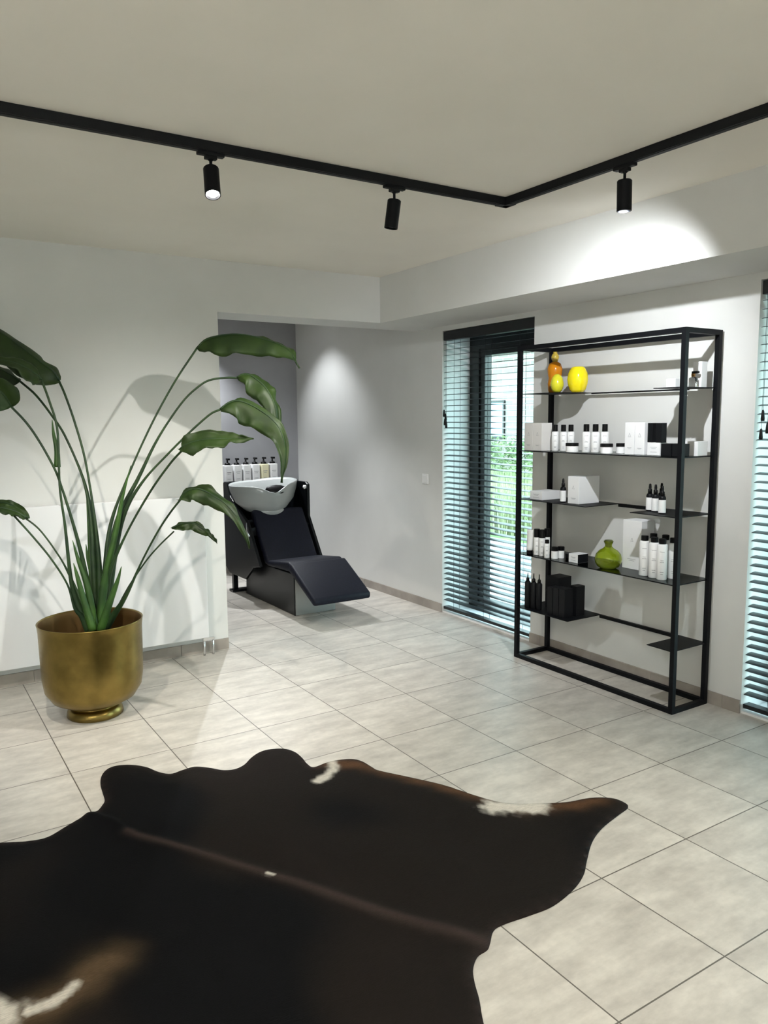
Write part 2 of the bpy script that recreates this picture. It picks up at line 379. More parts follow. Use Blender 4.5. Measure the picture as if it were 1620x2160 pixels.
# ------------------------------------------------------------------ potted plant
STEMS = [([(0.879, 4.126, 0.446), (0.927, 4.169, 0.723), (0.975, 4.208, 0.97), (1.071, 4.214, 1.206), (1.206, 4.202, 1.485), (1.339, 4.184, 1.718), (1.465, 4.164, 1.904)], 0.019, 0.0055, [(1.465, 4.164, 1.904), (1.505, 4.136, 1.949), (1.557, 4.095, 1.968), (1.624, 4.045, 1.977), (1.688, 3.994, 1.97), (1.756, 3.938, 1.948), (1.811, 3.89, 1.924), (1.859, 3.845, 1.89), (1.882, 3.814, 1.839), (1.894, 3.789, 1.788)], 0.105, (-0.284, -0.511, -0.811), 0.11, (0.615, 0.779, 0.123)), ([(0.887, 4.12, 0.446), (0.948, 4.142, 0.8), (1.003, 4.147, 1.015), (1.108, 4.118, 1.22), (1.211, 4.091, 1.424), (1.332, 4.05, 1.608), (1.412, 4.02, 1.69), (1.47, 3.997, 1.727), (1.543, 3.961, 1.739), (1.599, 3.935, 1.739)], 0.017, 0.0055, [(1.599, 3.935, 1.739), (1.63, 3.912, 1.756), (1.658, 3.888, 1.75), (1.688, 3.86, 1.722), (1.711, 3.835, 1.692), (1.731, 3.811, 1.649), (1.746, 3.787, 1.589), (1.748, 3.771, 1.517), (1.753, 3.751, 1.443), (1.767, 3.727, 1.369)], 0.085, (-0.87, -0.066, -0.489), 0.07, (0.711, 0.624, 0.323)), ([(0.896, 4.115, 0.446), (0.961, 4.116, 0.803), (1.022, 4.102, 1.036), (1.111, 4.06, 1.201), (1.231, 3.996, 1.345), (1.332, 3.939, 1.456), (1.422, 3.885, 1.545), (1.467, 3.852, 1.571)], 0.017, 0.0055, [(1.467, 3.852, 1.571), (1.504, 3.826, 1.604), (1.544, 3.796, 1.616), (1.588, 3.759, 1.598), (1.628, 3.722, 1.569), (1.672, 3.681, 1.525), (1.704, 3.646, 1.469), (1.718, 3.618, 1.385), (1.707, 3.605, 1.29), (1.681, 3.601, 1.199)], 0.1, (-0.651, -0.013, -0.759), 0.05, (0.934, 0.162, 0.317)), ([(0.891, 4.118, 0.446), (0.916, 4.093, 0.662), (0.939, 4.056, 0.784), (1.013, 3.996, 0.969), (1.111, 3.921, 1.163), (1.193, 3.849, 1.301), (1.239, 3.789, 1.37)], 0.016, 0.0055, [(1.231, 3.795, 1.375), (1.252, 3.768, 1.398), (1.294, 3.727, 1.417), (1.339, 3.682, 1.426), (1.383, 3.637, 1.428), (1.426, 3.593, 1.428), (1.459, 3.554, 1.428), (1.502, 3.51, 1.428)], 0.07, (-0.543, -0.751, -0.376), 0.085, (0.187, 0.449, 0.874)), ([(0.9, 4.112, 0.446), (0.948, 4.065, 0.538), (0.994, 4.019, 0.63), (1.067, 3.968, 0.806), (1.138, 3.914, 0.958), (1.188, 3.866, 1.052), (1.227, 3.821, 1.118)], 0.017, 0.005, [(1.227, 3.821, 1.118), (1.24, 3.804, 1.15), (1.266, 3.777, 1.172), (1.296, 3.745, 1.179), (1.327, 3.71, 1.166), (1.355, 3.676, 1.143), (1.394, 3.633, 1.109), (1.427, 3.59, 1.054), (1.453, 3.55, 0.981), (1.467, 3.515, 0.891)], 0.06, (-0.583, -0.337, -0.739), 0.055, (0.75, 0.475, 0.461)), ([(0.903, 4.109, 0.439), (0.956, 4.067, 0.548), (1.016, 4.024, 0.679), (1.088, 3.972, 0.803), (1.147, 3.922, 0.886), (1.207, 3.87, 0.958)], 0.012, 0.004, [(1.2, 3.877, 0.974), (1.23, 3.852, 0.992), (1.262, 3.824, 1.002), (1.294, 3.794, 0.998), (1.318, 3.767, 0.977), (1.339, 3.743, 0.961), (1.354, 3.721, 0.934), (1.37, 3.698, 0.904)], 0.035, (-0.445, -0.312, -0.839), 0.03, (0.724, 0.561, 0.402)), ([(0.866, 4.134, 0.446), (0.89, 4.154, 0.629), (0.901, 4.183, 0.822), (0.896, 4.231, 1.077), (0.88, 4.285, 1.324), (0.851, 4.339, 1.509), (0.821, 4.387, 1.651), (0.799, 4.422, 1.731)], 0.018, 0.006, [(0.799, 4.422, 1.731), (0.771, 4.412, 1.779), (0.714, 4.422, 1.827), (0.651, 4.435, 1.881), (0.579, 4.456, 1.942), (0.479, 4.497, 2.021), (0.379, 4.535, 2.078), (0.277, 4.567, 2.087)], 0.15, (-0.628, -0.452, -0.633), 0.14, (0.738, 0.643, 0.204)), ([(0.858, 4.139, 0.446), (0.875, 4.189, 0.75), (0.883, 4.243, 1.044), (0.867, 4.296, 1.221), (0.808, 4.382, 1.437), (0.756, 4.449, 1.553), (0.696, 4.52, 1.659), (0.633, 4.587, 1.733)], 0.018, 0.006, [(0.633, 4.587, 1.733), (0.585, 4.588, 1.767), (0.52, 4.598, 1.803), (0.435, 4.62, 1.826), (0.348, 4.638, 1.812), (0.26, 4.651, 1.763)], 0.13, (-0.276, -0.744, -0.609), 0.12, (0.584, 0.74, 0.334)), ([(0.818, 4.083, 0.458), (0.775, 4.122, 0.575), (0.753, 4.15, 0.709), (0.746, 4.19, 0.991), (0.737, 4.219, 1.191), (0.747, 4.249, 1.472), (0.722, 4.281, 1.621), (0.695, 4.309, 1.731)], 0.015, 0.006, [(0.695, 4.309, 1.731), (0.656, 4.291, 1.765), (0.608, 4.278, 1.793), (0.548, 4.271, 1.814), (0.465, 4.277, 1.821), (0.362, 4.291, 1.792)], 0.1, (-0.434, -0.836, -0.336), 0.1, (0.502, 0.61, 0.614)), ([(0.846, 4.147, 0.447), (0.833, 4.156, 0.661), (0.806, 4.175, 0.884), (0.746, 4.228, 1.19), (0.7, 4.248, 1.331), (0.623, 4.291, 1.493), (0.543, 4.328, 1.602)], 0.017, 0.006, [(0.55, 4.322, 1.593), (0.522, 4.312, 1.646), (0.472, 4.314, 1.692), (0.401, 4.327, 1.715), (0.32, 4.341, 1.703), (0.237, 4.352, 1.657)], 0.11, (0.269, -0.618, 0.738), 0.13, (-0.516, -0.252, -0.819)), ([(0.81, 4.087, 0.453), (0.782, 4.09, 0.531), (0.752, 4.09, 0.578), (0.725, 4.1, 0.702), (0.662, 4.133, 0.834), (0.585, 4.174, 0.956), (0.507, 4.214, 1.067)], 0.014, 0.005, [(0.565, 4.174, 1.046), (0.535, 4.184, 1.07), (0.5, 4.198, 1.088), (0.456, 4.215, 1.099), (0.405, 4.235, 1.094), (0.333, 4.264, 1.059)], 0.045, (-0.496, -0.767, -0.408), 0.045, (0.357, 0.544, 0.759)), ([(0.826, 4.123, 0.443), (0.803, 4.139, 0.568), (0.744, 4.187, 0.756), (0.698, 4.215, 0.86), (0.634, 4.255, 0.971), (0.569, 4.289, 1.038)], 0.012, 0.0045, [(0.589, 4.276, 1.031), (0.562, 4.305, 1.062), (0.524, 4.341, 1.095), (0.486, 4.375, 1.109), (0.424, 4.419, 1.097), (0.37, 4.454, 1.049)], 0.035, (-0.283, -0.428, -0.858), 0.04, (0.237, 0.356, 0.904))]
SPEARS = [([(0.859, 4.079, 0.452), (0.907, 4.086, 0.714), (0.972, 4.08, 0.955), (1.011, 4.079, 1.125), (1.06, 4.072, 1.289)], 0.02, 0.004), ([(0.832, 4.039, 0.466), (0.816, 4.072, 0.678), (0.784, 4.105, 0.823), (0.766, 4.123, 0.92)], 0.018, 0.004), ([(0.868, 4.189, 0.421), (0.868, 4.236, 0.693), (0.877, 4.274, 0.941), (0.882, 4.307, 1.139)], 0.012, 0.004), ([(0.852, 4.002, 0.466), (0.9, 3.98, 0.611), (0.938, 3.96, 0.719), (0.957, 3.946, 0.792)], 0.018, 0.004), ([(0.818, 4.013, 0.469), (0.79, 4.043, 0.614), (0.768, 4.068, 0.746), (0.756, 4.078, 0.811)], 0.018, 0.004), ([(0.881, 4.204, 0.415), (0.884, 4.234, 0.64), (0.865, 4.268, 0.79), (0.861, 4.282, 0.87)], 0.017, 0.004), ([(0.737, 4.254, 1.286), (0.741, 4.263, 1.371), (0.733, 4.28, 1.455), (0.732, 4.291, 1.527)], 0.014, 0.004)]
HIDE = [(0.246, 2.994), (0.293, 2.97), (0.337, 2.948), (0.4, 2.938), (0.473, 2.981), (0.541, 3.02), (0.57, 3.031), (0.597, 3.035), (0.626, 3.074), (0.643, 3.109), (0.651, 3.175), (0.662, 3.267), (0.686, 3.346), (0.724, 3.397), (0.77, 3.405), (0.824, 3.375), (0.87, 3.316), (0.9, 3.241), (0.938, 3.194), (0.992, 3.201), (1.047, 3.204), (1.096, 3.16), (1.139, 3.103), (1.186, 3.083), (1.237, 3.1), (1.292, 3.15), (1.349, 3.184), (1.401, 3.186), (1.458, 3.154), (1.483, 3.095), (1.483, 3.023), (1.474, 2.953), (1.483, 2.908), (1.554, 2.917), (1.621, 2.907), (1.668, 2.882), (1.69, 2.837), (1.696, 2.766), (1.704, 2.721), (1.778, 2.597), (1.853, 2.465), (1.901, 2.334), (1.945, 2.234), (1.994, 2.179), (2.053, 2.14), (2.17, 2.076), (2.276, 2.047), (2.345, 2.001), (2.361, 1.953), (2.345, 1.914), (2.269, 1.895), (2.141, 1.863), (2.036, 1.816), (1.932, 1.744), (1.86, 1.692), (1.774, 1.654), (1.657, 1.628), (1.559, 1.634), (1.469, 1.645), (1.423, 1.639), (1.38, 1.604), (1.353, 1.585), (1.311, 1.578), (1.269, 1.546), (1.238, 1.501), (1.21, 1.448), (1.168, 1.381), (1.121, 1.289), (1.009, 1.207), (0.852, 1.188), (0.656, 1.242), (0.447, 1.355), (0.259, 1.537), (0.136, 1.558), (-0.031, 1.69), (-0.183, 1.958), (-0.162, 2.18), (-0.254, 2.472), (-0.223, 2.762), (-0.046, 2.941), (0.115, 3.025)]
MARKS = {'spine': [(0.65, 2.784), (0.748, 2.643), (0.858, 2.461), (0.969, 2.27), (1.098, 2.046), (1.222, 1.824), (1.347, 1.638), (1.38, 1.592)], 'w1': [(1.427, 2.774), (1.488, 2.795), (1.541, 2.841), (1.567, 2.897)], 'w2': [(1.909, 2.195), (1.971, 2.154), (2.032, 2.113)], 'b2': [(1.549, 2.908), (1.662, 2.811), (1.811, 2.518), (1.922, 2.282), (1.979, 2.122), (2.159, 2.047), (2.286, 2.017)], 'w3': [(0.207, 2.048), (0.264, 2.046), (0.308, 2.065), (0.327, 2.078)], 'w4': [(0.188, 2.46), (0.237, 2.541), (0.28, 2.631), (0.296, 2.715), (0.254, 2.782)], 'w5': [(0.125, 2.106), (0.157, 2.072)], 'fold': [(0.566, 3.016), (0.626, 2.892), (0.653, 2.782)], 'speck': [(0.971, 2.263), (0.982, 2.242)], 'b1': [(0.164, 2.058), (0.238, 2.028), (0.338, 2.062), (0.387, 2.117), (0.44, 2.127)]}
PX, PY = .829, 4.115
plant = empty('potted_bird_of_paradise', (PX, PY, 0), 'tall arching green plant in a round brass pot before the radiator', 'potted plant')
pot = obj('pot', lathe([(0, .062), (.08, .062), (.15, .068), (.205, .098), (.238, .150), (.248, .215), (.250, .30), (.253, .46), (.257, .497), (.259, .502), (.256, .504),
                        (.251, .498), (.247, .46), (.244, .30), (.241, .215), (.232, .16), (.20, .11), (0, .075)], 96), M_brass, plant, smooth=True)
pot.data.materials.append(M_brassin)
for p in pot.data.polygons:
    if p.index >= 11 * 96: p.material_index = 1
ft = obj('foot_ring', lathe([(0, .0), (.136, .0), (.140, .004), (.138, .022), (.132, .040), (.120, .046), (.112, .050), (.112, .056), (.118, .060), (.118, .066), (0, .066)], 64), M_brass, pot, smooth=True)
obj('soil', lathe([(0, .39), (.15, .385), (.2435, .375), (.2435, .34), (0, .34)], 40), M_soil, plant, smooth=True)
DOWN = Vector((0, 0, -1))
def blade(mid, wA, dA, wB, dB, seed):
    bm = bmesh.new(); n = 30; K = 6
    C_ = catmull(mid, n); Ltot = sum((a - b_).length for a, b_ in zip(C_, C_[1:]))
    rows = []
    for i, p in enumerate(C_):
        t = i / n
        w = (min(1, t / .22) ** .55) * (1 - max(0, (t - .30) / .70) ** 1.7) if t > 0 else .12
        w = max(w, .02)
        tg = (C_[min(i + 1, n)] - C_[max(i - 1, 0)]).normalized()
        row = []
        for side, (ww, d) in enumerate(((wA, dA), (wB, dB))):
            d = Vector(d); d = (d - tg * d.dot(tg)).normalized(); nn = tg.cross(d)
            half = []
            for k in range(1, K + 1):
                s = k / K
                rip = noise.noise(Vector((t * 7 + seed * 3.1, s * 1.3 + side * 9, seed))) * .030 * s
                rip += math.sin(t * 46 + seed + side * 2) * .0035 * s * s
                back = -.10 * s * w * ww          # barbs sweep towards the tip
                pos = p + d * (ww * w * (s - .16 * s * s)) + DOWN * (ww * w * .30 * s * s) + nn * (rip + ww * w * .16 * s * s) - tg * back
                half.append(bm.verts.new(pos))
            row.append(half)
        rows.append(row[1][::-1] + [bm.verts.new(p)] + row[0])
    for a, c in zip(rows, rows[1:]):
        for k in range(len(a) - 1): bm.faces.new((a[k], a[k + 1], c[k + 1], c[k]))
    return bm, C_
for si, (sp_, rb, rt, mid, wA, dA, wB, dB) in enumerate(STEMS):
    S = catmull(sp_, 40)
    def rad_(t, rb=rb, rt=rt): return rt + (rb * 1.35 - rt) * max(0, 1 - t / .5) ** 1.3
    st = obj('petiole', tube(S, rad_, 10), M_stem, None, smooth=True)
    st.parent = plant; st.location = (-PX, -PY, 0)
    bm, C_ = blade(mid, wA, dA, wB, dB, si + 1)
    lf = obj('leaf', bm, M_leaf, st, smooth=True)
    md = lf.modifiers.new('thickness', 'SOLIDIFY'); md.thickness = .0016; md.offset = 0
    rbm = tube(C_, lambda t: .0052 * (1 - t) + .0012, 8)
    obj('midrib', rbm, M_stem, lf, smooth=True)
for (pp, rb, rt) in SPEARS:
    S = catmull(pp, 20)
    o = obj('sheath', tube(S, lambda t, rb=rb * 1.2, rt=rt: rt * .4 + (rb - rt * .4) * (1 - t ** 1.3), 10), M_sheath, None, smooth=True)
    o.parent = plant; o.location = (-PX, -PY, 0)

# ------------------------------------------------------------------ cowhide rug
def seg_d(p, a, c):
    a = Vector(a); c = Vector(c); ac = c - a; t = max(0, min(1, (p - a).dot(ac) / max(ac.length_squared, 1e-9)))
    return (p - (a + ac * t)).length
def line_d(p, pts): return min(seg_d(p, a, c) for a, c in zip(pts, pts[1:]))
def sm(e0, e1, x):
    t = max(0, min(1, (x - e0) / (e1 - e0))); return t * t * (3 - 2 * t)
def make_hide():
    ring = catmull([(x, y, 0) for x, y in HIDE] + [(HIDE[0][0], HIDE[0][1], 0)], len(HIDE) * 5)[:-1]
    ring = [Vector((p.x, p.y)) for p in ring]
    n = len(ring)
    def inside(p):
        c = False; j = n - 1
        for i in range(n):
            a, b_ = ring[i], ring[j]
            if (a.y > p.y) != (b_.y > p.y) and p.x < (b_.x - a.x) * (p.y - a.y) / (b_.y - a.y) + a.x: c = not c
            j = i
        return c
    pts = list(ring); x0 = min(p.x for p in ring); x1 = max(p.x for p in ring); y0 = min(p.y for p in ring); y1 = max(p.y for p in ring)
    st = .0125; rnd_ = random.Random(4); iy = 0; y = y0
    while y < y1:
        x = x0 + (st / 2 if iy % 2 else 0)
        while x < x1:
            p = Vector((x, y))
            if inside(p) and min((p - q).length_squared for q in ring[::2]) > (.009) ** 2: pts.append(p)
            x += st
        y += st * .87; iy += 1
    v2, e2, f2, *_ = delaunay_2d_cdt(pts, [(i, (i + 1) % n) for i in range(n)], [], 1, 1e-5)
    bm = bmesh.new(); vs = []
    for p in v2:
        de = min((p - q).length for q in ring)
        z = .004 + .005 * min(1, de / .03)
        z += .006 * sm(.02, .12, de) * (noise.noise(Vector((p.x * 3, p.y * 3, 1))) + .4)
        z += .007 * math.exp(-(line_d(p, MARKS['spine']) / .03) ** 2) * sm(.0, .1, de)
        z += .012 * math.exp(-(line_d(p, MARKS['fold']) / .022) ** 2)
        vs.append(bm.verts.new((p.x, p.y, z)))
    for f in f2:
        try: bm.faces.new([vs[i] for i in f])
        except ValueError: pass
    bm.normal_update()
    if sum(f.normal.z for f in bm.faces) < 0: bmesh.ops.reverse_faces(bm, faces=bm.faces[:])
    # skirt down to the floor
    be = [e for e in bm.edges if e.is_boundary]
    r = bmesh.ops.extrude_edge_only(bm, edges=be)
    for g in r['geom']:
        if isinstance(g, bmesh.types.BMVert): g.co.z = .0008
    o = obj('cowhide_rug', bm, None, smooth=True)
    me = o.data; ca = me.color_attributes.new('coat', 'FLOAT_COLOR', 'POINT')
    K = Vector((.0026, .0026, .0032)); BR = Vector((.012, .0088, .0072)); TAN = Vector((.10, .050, .024)); WH = Vector((.66, .62, .55))
    for i, v in enumerate(me.vertices):
        p = Vector((v.co.x, v.co.y)); n1 = noise.noise(Vector((p.x * 2.2, p.y * 2.2, 5))); n2 = noise.noise(Vector((p.x * 14, p.y * 14, 2))); n3 = noise.noise(Vector((p.x * 55, p.y * 30, 7)))
        de = min((p - q).length for q in ring[::3])
        c = K.lerp(BR, sm(-.1, .6, n1 + .7 * sm(.5, 1.6, p.x)) * .8)
        ds = line_d(p, MARKS['spine']); c = c.lerp(Vector((.038, .026, .023)), .8 * math.exp(-(ds / (.016 + .012 * sm(.6, 1.7, p.x))) ** 2))
        db = line_d(p, MARKS['b2']); c = c.lerp(TAN, .75 * math.exp(-((db + n2 * .02) / .045) ** 2))
        db = line_d(p, MARKS['b1']); c = c.lerp(Vector((.10, .065, .035)), .7 * math.exp(-((db + n2 * .02) / .06) ** 2))
        c = c.lerp(Vector((.03, .02, .018)), .5 * math.exp(-(de / .02) ** 2))
        for key, wd, st_ in (('w1', .022, .9), ('w2', .060, 1), ('w3', .016, .9), ('w5', .045, 1), ('speck', .007, .9)):
            d = line_d(p, MARKS[key]) + n2 * wd * .6 + n3 * wd * .45
            c = c.lerp(WH, st_ * .85 * (1 - sm(wd * .35, wd * 1.5, d)))
        ca.data[i].color = (*c, 1)
    M = bpy.data.materials.new('cow_hair'); M.use_nodes = True; me.materials.append(M)
    N, L, b = nodes(M)
    at = N.new('ShaderNodeAttribute'); at.attribute_name = 'coat'
    ge = N.new('ShaderNodeNewGeometry'); mp = N.new('ShaderNodeMapping'); mp.inputs['Rotation'].default_value = (0, 0, R(38)); mp.inputs['Scale'].default_value = (60, 420, 60)
    L.new(ge.outputs['Position'], mp.inputs[0]); nz = N.new('ShaderNodeTexNoise'); nz.inputs['Scale'].default_value = 1; nz.inputs['Detail'].default_value = 3; L.new(mp.outputs[0], nz.inputs[0])
    mr = N.new('ShaderNodeMapRange'); mr.inputs['To Min'].default_value = .55; mr.inputs['To Max'].default_value = 1.45; L.new(nz.outputs[0], mr.inputs[0])
    vm = N.new('ShaderNodeVectorMath'); vm.operation = 'SCALE'; L.new(at.outputs['Color'], vm.inputs[0]); L.new(mr.outputs[0], vm.inputs['Scale']); L.new(vm.outputs[0], b.inputs['Base Color'])
    bp = N.new('ShaderNodeBump'); bp.inputs['Strength'].default_value = .35; bp.inputs['Distance'].default_value = .002; L.new(nz.outputs[0], bp.inputs['Height']); L.new(bp.outputs[0], b.inputs['Normal'])
    b.inputs['Roughness'].default_value = .7; b.inputs['Specular IOR Level'].default_value = .06
    return tag(o, 'black and dark brown cowhide rug with white patches on the tiled floor', 'rug')
make_hide()

# ------------------------------------------------------------------ display shelf
SX0, SX1, SY0, SY1, SH = 3.303, 3.568, 2.442, 3.606, 1.945
shelf = empty('display_shelf', ((SX0 + SX1) / 2, (SY0 + SY1) / 2, 0), 'tall open black metal display shelf against the wall between the windows', 'shelf')
def sp2(o): o.parent = shelf; o.location = (-(SX0 + SX1) / 2, -(SY0 + SY1) / 2, 0); return o
BW = .025
for x in (SX0, SX1):
    for y in (SY0, SY1):
        bm = bmesh.new(); bar(bm, (x, y, BW / 2), (x, y, SH - BW / 2), BW); sp2(obj('post', bm, M_black))
for z in (BW / 2, SH - BW / 2):
    for x in (SX0, SX1):
        bm = bmesh.new(); h = BW / 2; box(bm, x - h, x + h, SY0 + h, SY1 - h, z - h, z + h); sp2(obj('long_rail', bm, M_black))
    for y in (SY0, SY1):
        bm = bmesh.new(); box(bm, SX0 + h, SX1 - h, y - h, y + h, z - h, z + h); sp2(obj('cross_rail', bm, M_black))
LEV = [(1.660, ((3.27, SY1), (SY0, 2.61))), (1.316, None), (1.016, ((3.045, SY1), (SY0, 2.735))), (.673, None), (.330, ((3.165, SY1), (SY0, 2.60)))]
ZS = []
for z, split in LEV:
    ZS.append(z)
    for a, c in (split or ((SY0, SY1),)):
        pl = sp2(obj('shelf_plate', boxes((SX0 - .012, SX1 + .012, a, c, z - (.004 if split else .006), z)), M_black if split else M_smoke))
        if not split:
            pl.data.materials.append(M_black)
            for p in pl.data.polygons:
                if abs(p.normal.z) < .5: p.material_index = 1
    if split:
        sp2(obj('back_rail', boxes((SX1 - .006, SX1 + .012, split[1][1], split[0][0], z - (.008 if z > 1.5 else .018), z)), M_black))

# ------------------------------------------------------------------ products
def prints(bm, x, y, w, zs, hgt=.0018):
    """thin printed lines on a face at plane x, facing -X, centred on y"""
    for z, f in zs: box(bm, x - .0004, x + .0001, y - w * f / 2, y + w * f / 2, z, z + hgt)
def emblem(bm, x, y, z, s):
    """small triangular mark facing -X"""
    for a, c in (((0, 1), (-.6, -.5)), ((0, 1), (.6, -.5)), ((-.9, -.75), (.9, -.75))):
        p = Vector((0, a[0] * s, a[1] * s)); q = Vector((0, c[0] * s, c[1] * s)); d = (q - p).normalized(); nrm = Vector((0, -d.z, d.y)) * s * .07
        vs = [bm.verts.new(Vector((x - .0003, y, z)) + v_) for v_ in (p + nrm, p - nrm, q - nrm, q + nrm)]
        bm.faces.new(vs)
def carton(x, y, z, wy, dx, h, label, group, M=None, mark=True, name='product_box', cat='box', side=None):
    """front face at X = x (towards the room), centre y, standing at z"""
    t = empty(name, (x + dx / 2, y, z), label, cat, group)
    bm = boxes((-dx / 2, dx / 2, -wy / 2, wy / 2, 0, h)); o = obj('carton', bm, M or M_card, t, bevel=.0012)
    if side: 
        o.data.materials.append(side)
        for p in o.data.polygons:
            if abs(p.normal.y) > .5: p.material_index = 1
    if mark:
        bm = bmesh.new()
        if h > .12:
            emblem(bm, -dx / 2, 0, h * .60, .011); prints(bm, -dx / 2, 0, wy, ((h * .20, .45), (h * .17, .3)))
        else: prints(bm, -dx / 2, 0, wy, ((h * .62, .5), (h * .52, .35), (h * .25, .5)))
        obj('printed_mark', bm, M_print, t)
    return t
def bottle(x, y, z, r, h, caph, label, group, capr=.8, neck=False, dark=False, name='bottle'):
    t = empty(name, (x, y, z), label, 'bottle', group)
    hb = h - caph
    if dark:
        obj('glass_body', lathe([(0, 0), (r - .002, 0), (r, .003), (r, hb - .012), (r * .8, hb - .003), (r * .45, hb), (0, hb)], 28), M_kbox, t, smooth=True)
        obj('label_band', lathe([(r + .0005, .006), (r + .0005, hb - .022), (r + .0001, hb - .022)], 28), M_white, t)
        p = obj('dropper', lathe([(0, hb - .002), (r * .58, hb - .002), (r * .58, hb + caph * .38), (r * .36, hb + caph * .45), (r * .40, hb + caph * .65), (r * .30, h - .003), (0, h)], 20), M_cap, t, smooth=True)
    else:
        obj('bottle_body', lathe([(0, 0), (r - .002, 0), (r, .003), (r, hb - r * .35), (r * .88, hb - r * .1), (r * .6, hb), (0, hb)], 28), M_white, t, smooth=True)
        obj('cap', lathe([(0, hb), (r * capr, hb), (r * capr, h - .002), (r * capr - .002, h), (0, h)], 24), M_cap, t, smooth=False)
        bm = bmesh.new(); a = Vector((-x, -y, 0)).normalized()
        for zf, ww in ((.80, .9), (.55, .6), (.50, .8), (.22, .7), (.16, .5)):
            n_ = 5; z0 = hb * zf * .98
            for k in range(n_):
                f0 = (k / n_ - .5) * ww; f1 = ((k + 1) / n_ - .5) * ww
                base_a = math.atan2(a.y, a.x)
                vs = [bm.verts.new(((r + .0006) * math.cos(base_a + f), (r + .0006) * math.sin(base_a + f), zz)) for f, zz in ((f0, z0), (f1, z0), (f1, z0 + .002), (f0, z0 + .002))]
                bm.faces.new(vs)
        obj('printed_mark', bm, M_print, t)
    return t
def jar(x, y, z, r, h, label, group='white jars with black lids'):
    t = empty('cosmetic_jar', (x, y, z), label, 'jar', group); hb = h * .66
    obj('jar_body', lathe([(0, 0), (r * .92, 0), (r * .96, .003), (r * .96, hb), (0, hb)], 28), M_white, t, smooth=False)
    obj('lid', lathe([(0, hb), (r, hb), (r, h - .002), (r - .002, h), (0, h)], 28), M_cap, t, smooth=False)
    return t
def vase(name, x, y, z, prof, M, label):
    return None
Z1, Z2, Z3, Z4, Z5 = [z + .0005 for z in ZS]
# top shelf: glazed vases
t = empty('gourd_vase', (3.495, 3.505, Z1), 'tall orange gourd-shaped vase behind the small yellow one', 'vase')
obj('vase_body', lathe([(0, 0), (.030, 0), (.040, .02), (.043, .06), (.038, .095), (.044, .125), (.046, .150), (.036, .18), (.018, .192), (0, .193)], 36), M_ochre, t, smooth=True)
obj('neck', lathe([(0, .190), (.014, .190), (.020, .205), (.024, .222), (.018, .238), (.010, .246), (.014, .252), (0, .252)], 28), M_olive, t, smooth=True)
t = empty('round_vase', (3.365, 3.355, Z1), 'small round lime-yellow vase on the top shelf, in front of the orange one', 'vase')
obj('vase_body', lathe([(0, 0), (.016, 0), (.030, .014), (.0375, .040), (.038, .055), (.031, .085), (.018, .103), (.009, .108), (.006, .106), (0, .095)], 36), M_yel2, t, smooth=True)
t = empty('egg_vase', (3.42, 3.245, Z1), 'large glossy yellow egg-shaped vase on the top shelf', 'vase')
obj('vase_body', lathe([(0, 0), (.032, 0), (.046, .015), (.056, .045), (.0595, .075), (.055, .108), (.042, .136), (.032, .145), (.027, .146), (.024, .140), (0, .10)], 40), M_yel, t, smooth=True)
# top shelf: right end
carton(3.38, 2.575, Z1, .055, .05, .046, 'tiny white box beside the front post on the top shelf', 'cartons on the shelf', mark=False)
t = empty('perfume_bottle', (3.44, 2.488, Z1), 'small clear spray bottle with an amber collar on the top shelf', 'bottle')
obj('glass_body', lathe([(0, 0), (.020, 0), (.021, .003), (.021, .045), (.008, .052), (0, .052)], 24), M_clear, t, smooth=True)
obj('collar', lathe([(0, .0525), (.010, .0525), (.010, .068), (0, .068)], 20), M_amber, t)
obj('spray_nozzle', boxes((-.008, .008, -.030, .006, .068, .080)), M_cap, t, bevel=.002)
carton(3.47, 2.488, Z1, .05, .045, .128, 'tall slim white box at the right end of the top shelf', 'cartons on the shelf', M=M_card, mark=False)
# second shelf
G = 'cartons on the shelf'
carton(3.325, 3.548, Z2, .074, .085, .166, 'ivory box with small emblem, leftmost on the second shelf', G, M=M_cardw)
carton(3.325, 3.472, Z2, .074, .085, .166, 'ivory box with small emblem, beside three capped bottles on the second shelf', G, M=M_cardw)
B1 = 'white bottles with black caps'
for (x, y), l in zip(((3.38, 3.378), (3.385, 3.316), (3.42, 3.290)), ('left', 'middle', 'right')):
    bottle(x, y, Z2, .0205, .156, .040, f'white bottle with square black cap, {l} of the left trio on the second shelf', B1, .72)
for (x, y), l in zip(((3.37, 3.123), (3.375, 3.060), (3.42, 3.032)), ('left', 'middle', 'right')):
    bottle(x, y, Z2, .0235 if l != 'right' else .0225, .160, .042, f'white bottle with black cap, {l} of the second-shelf trio near the middle', B1, .68)
jar(3.335, 3.197, Z2, .037, .053, 'low white jar with black lid, between the two bottle trios')
jar(3.335, 2.942, Z2, .034, .055, 'low white jar with black lid, left of the pair beside the tall white boxes')
jar(3.41, 2.905, Z2, .028, .056, 'low white jar with black lid, right of the pair beside the tall white boxes')
carton(3.35, 2.800, Z2, .062, .06, .170, 'tall white box with emblem, left of the pair at the middle of the second shelf', G)
carton(3.35, 2.734, Z2, .062, .06, .170, 'tall white box with emblem, right of the pair at the middle of the second shelf', G)
carton(3.35, 2.643, Z2, .080, .075, .066, 'low white box carrying two upright black cartons', G)
carton(3.352, 2.670, Z2 + .0665, .031, .04, .100, 'upright black carton on the low white box, left one', 'black cartons', M=M_kbox, mark=False)
carton(3.352, 2.616, Z2 + .0665, .036, .04, .100, 'upright black carton on the low white box, right one', 'black cartons', M=M_kbox, mark=False)
carton(3.35, 2.567, Z2, .062, .07, .062, 'low black cube box right of the low white box', 'black cartons', M=M_kbox, mark=False)
carton(3.35, 2.505, Z2, .050, .07, .062, 'low black cube box behind the front right post, second shelf', 'black cartons', M=M_kbox, mark=False)
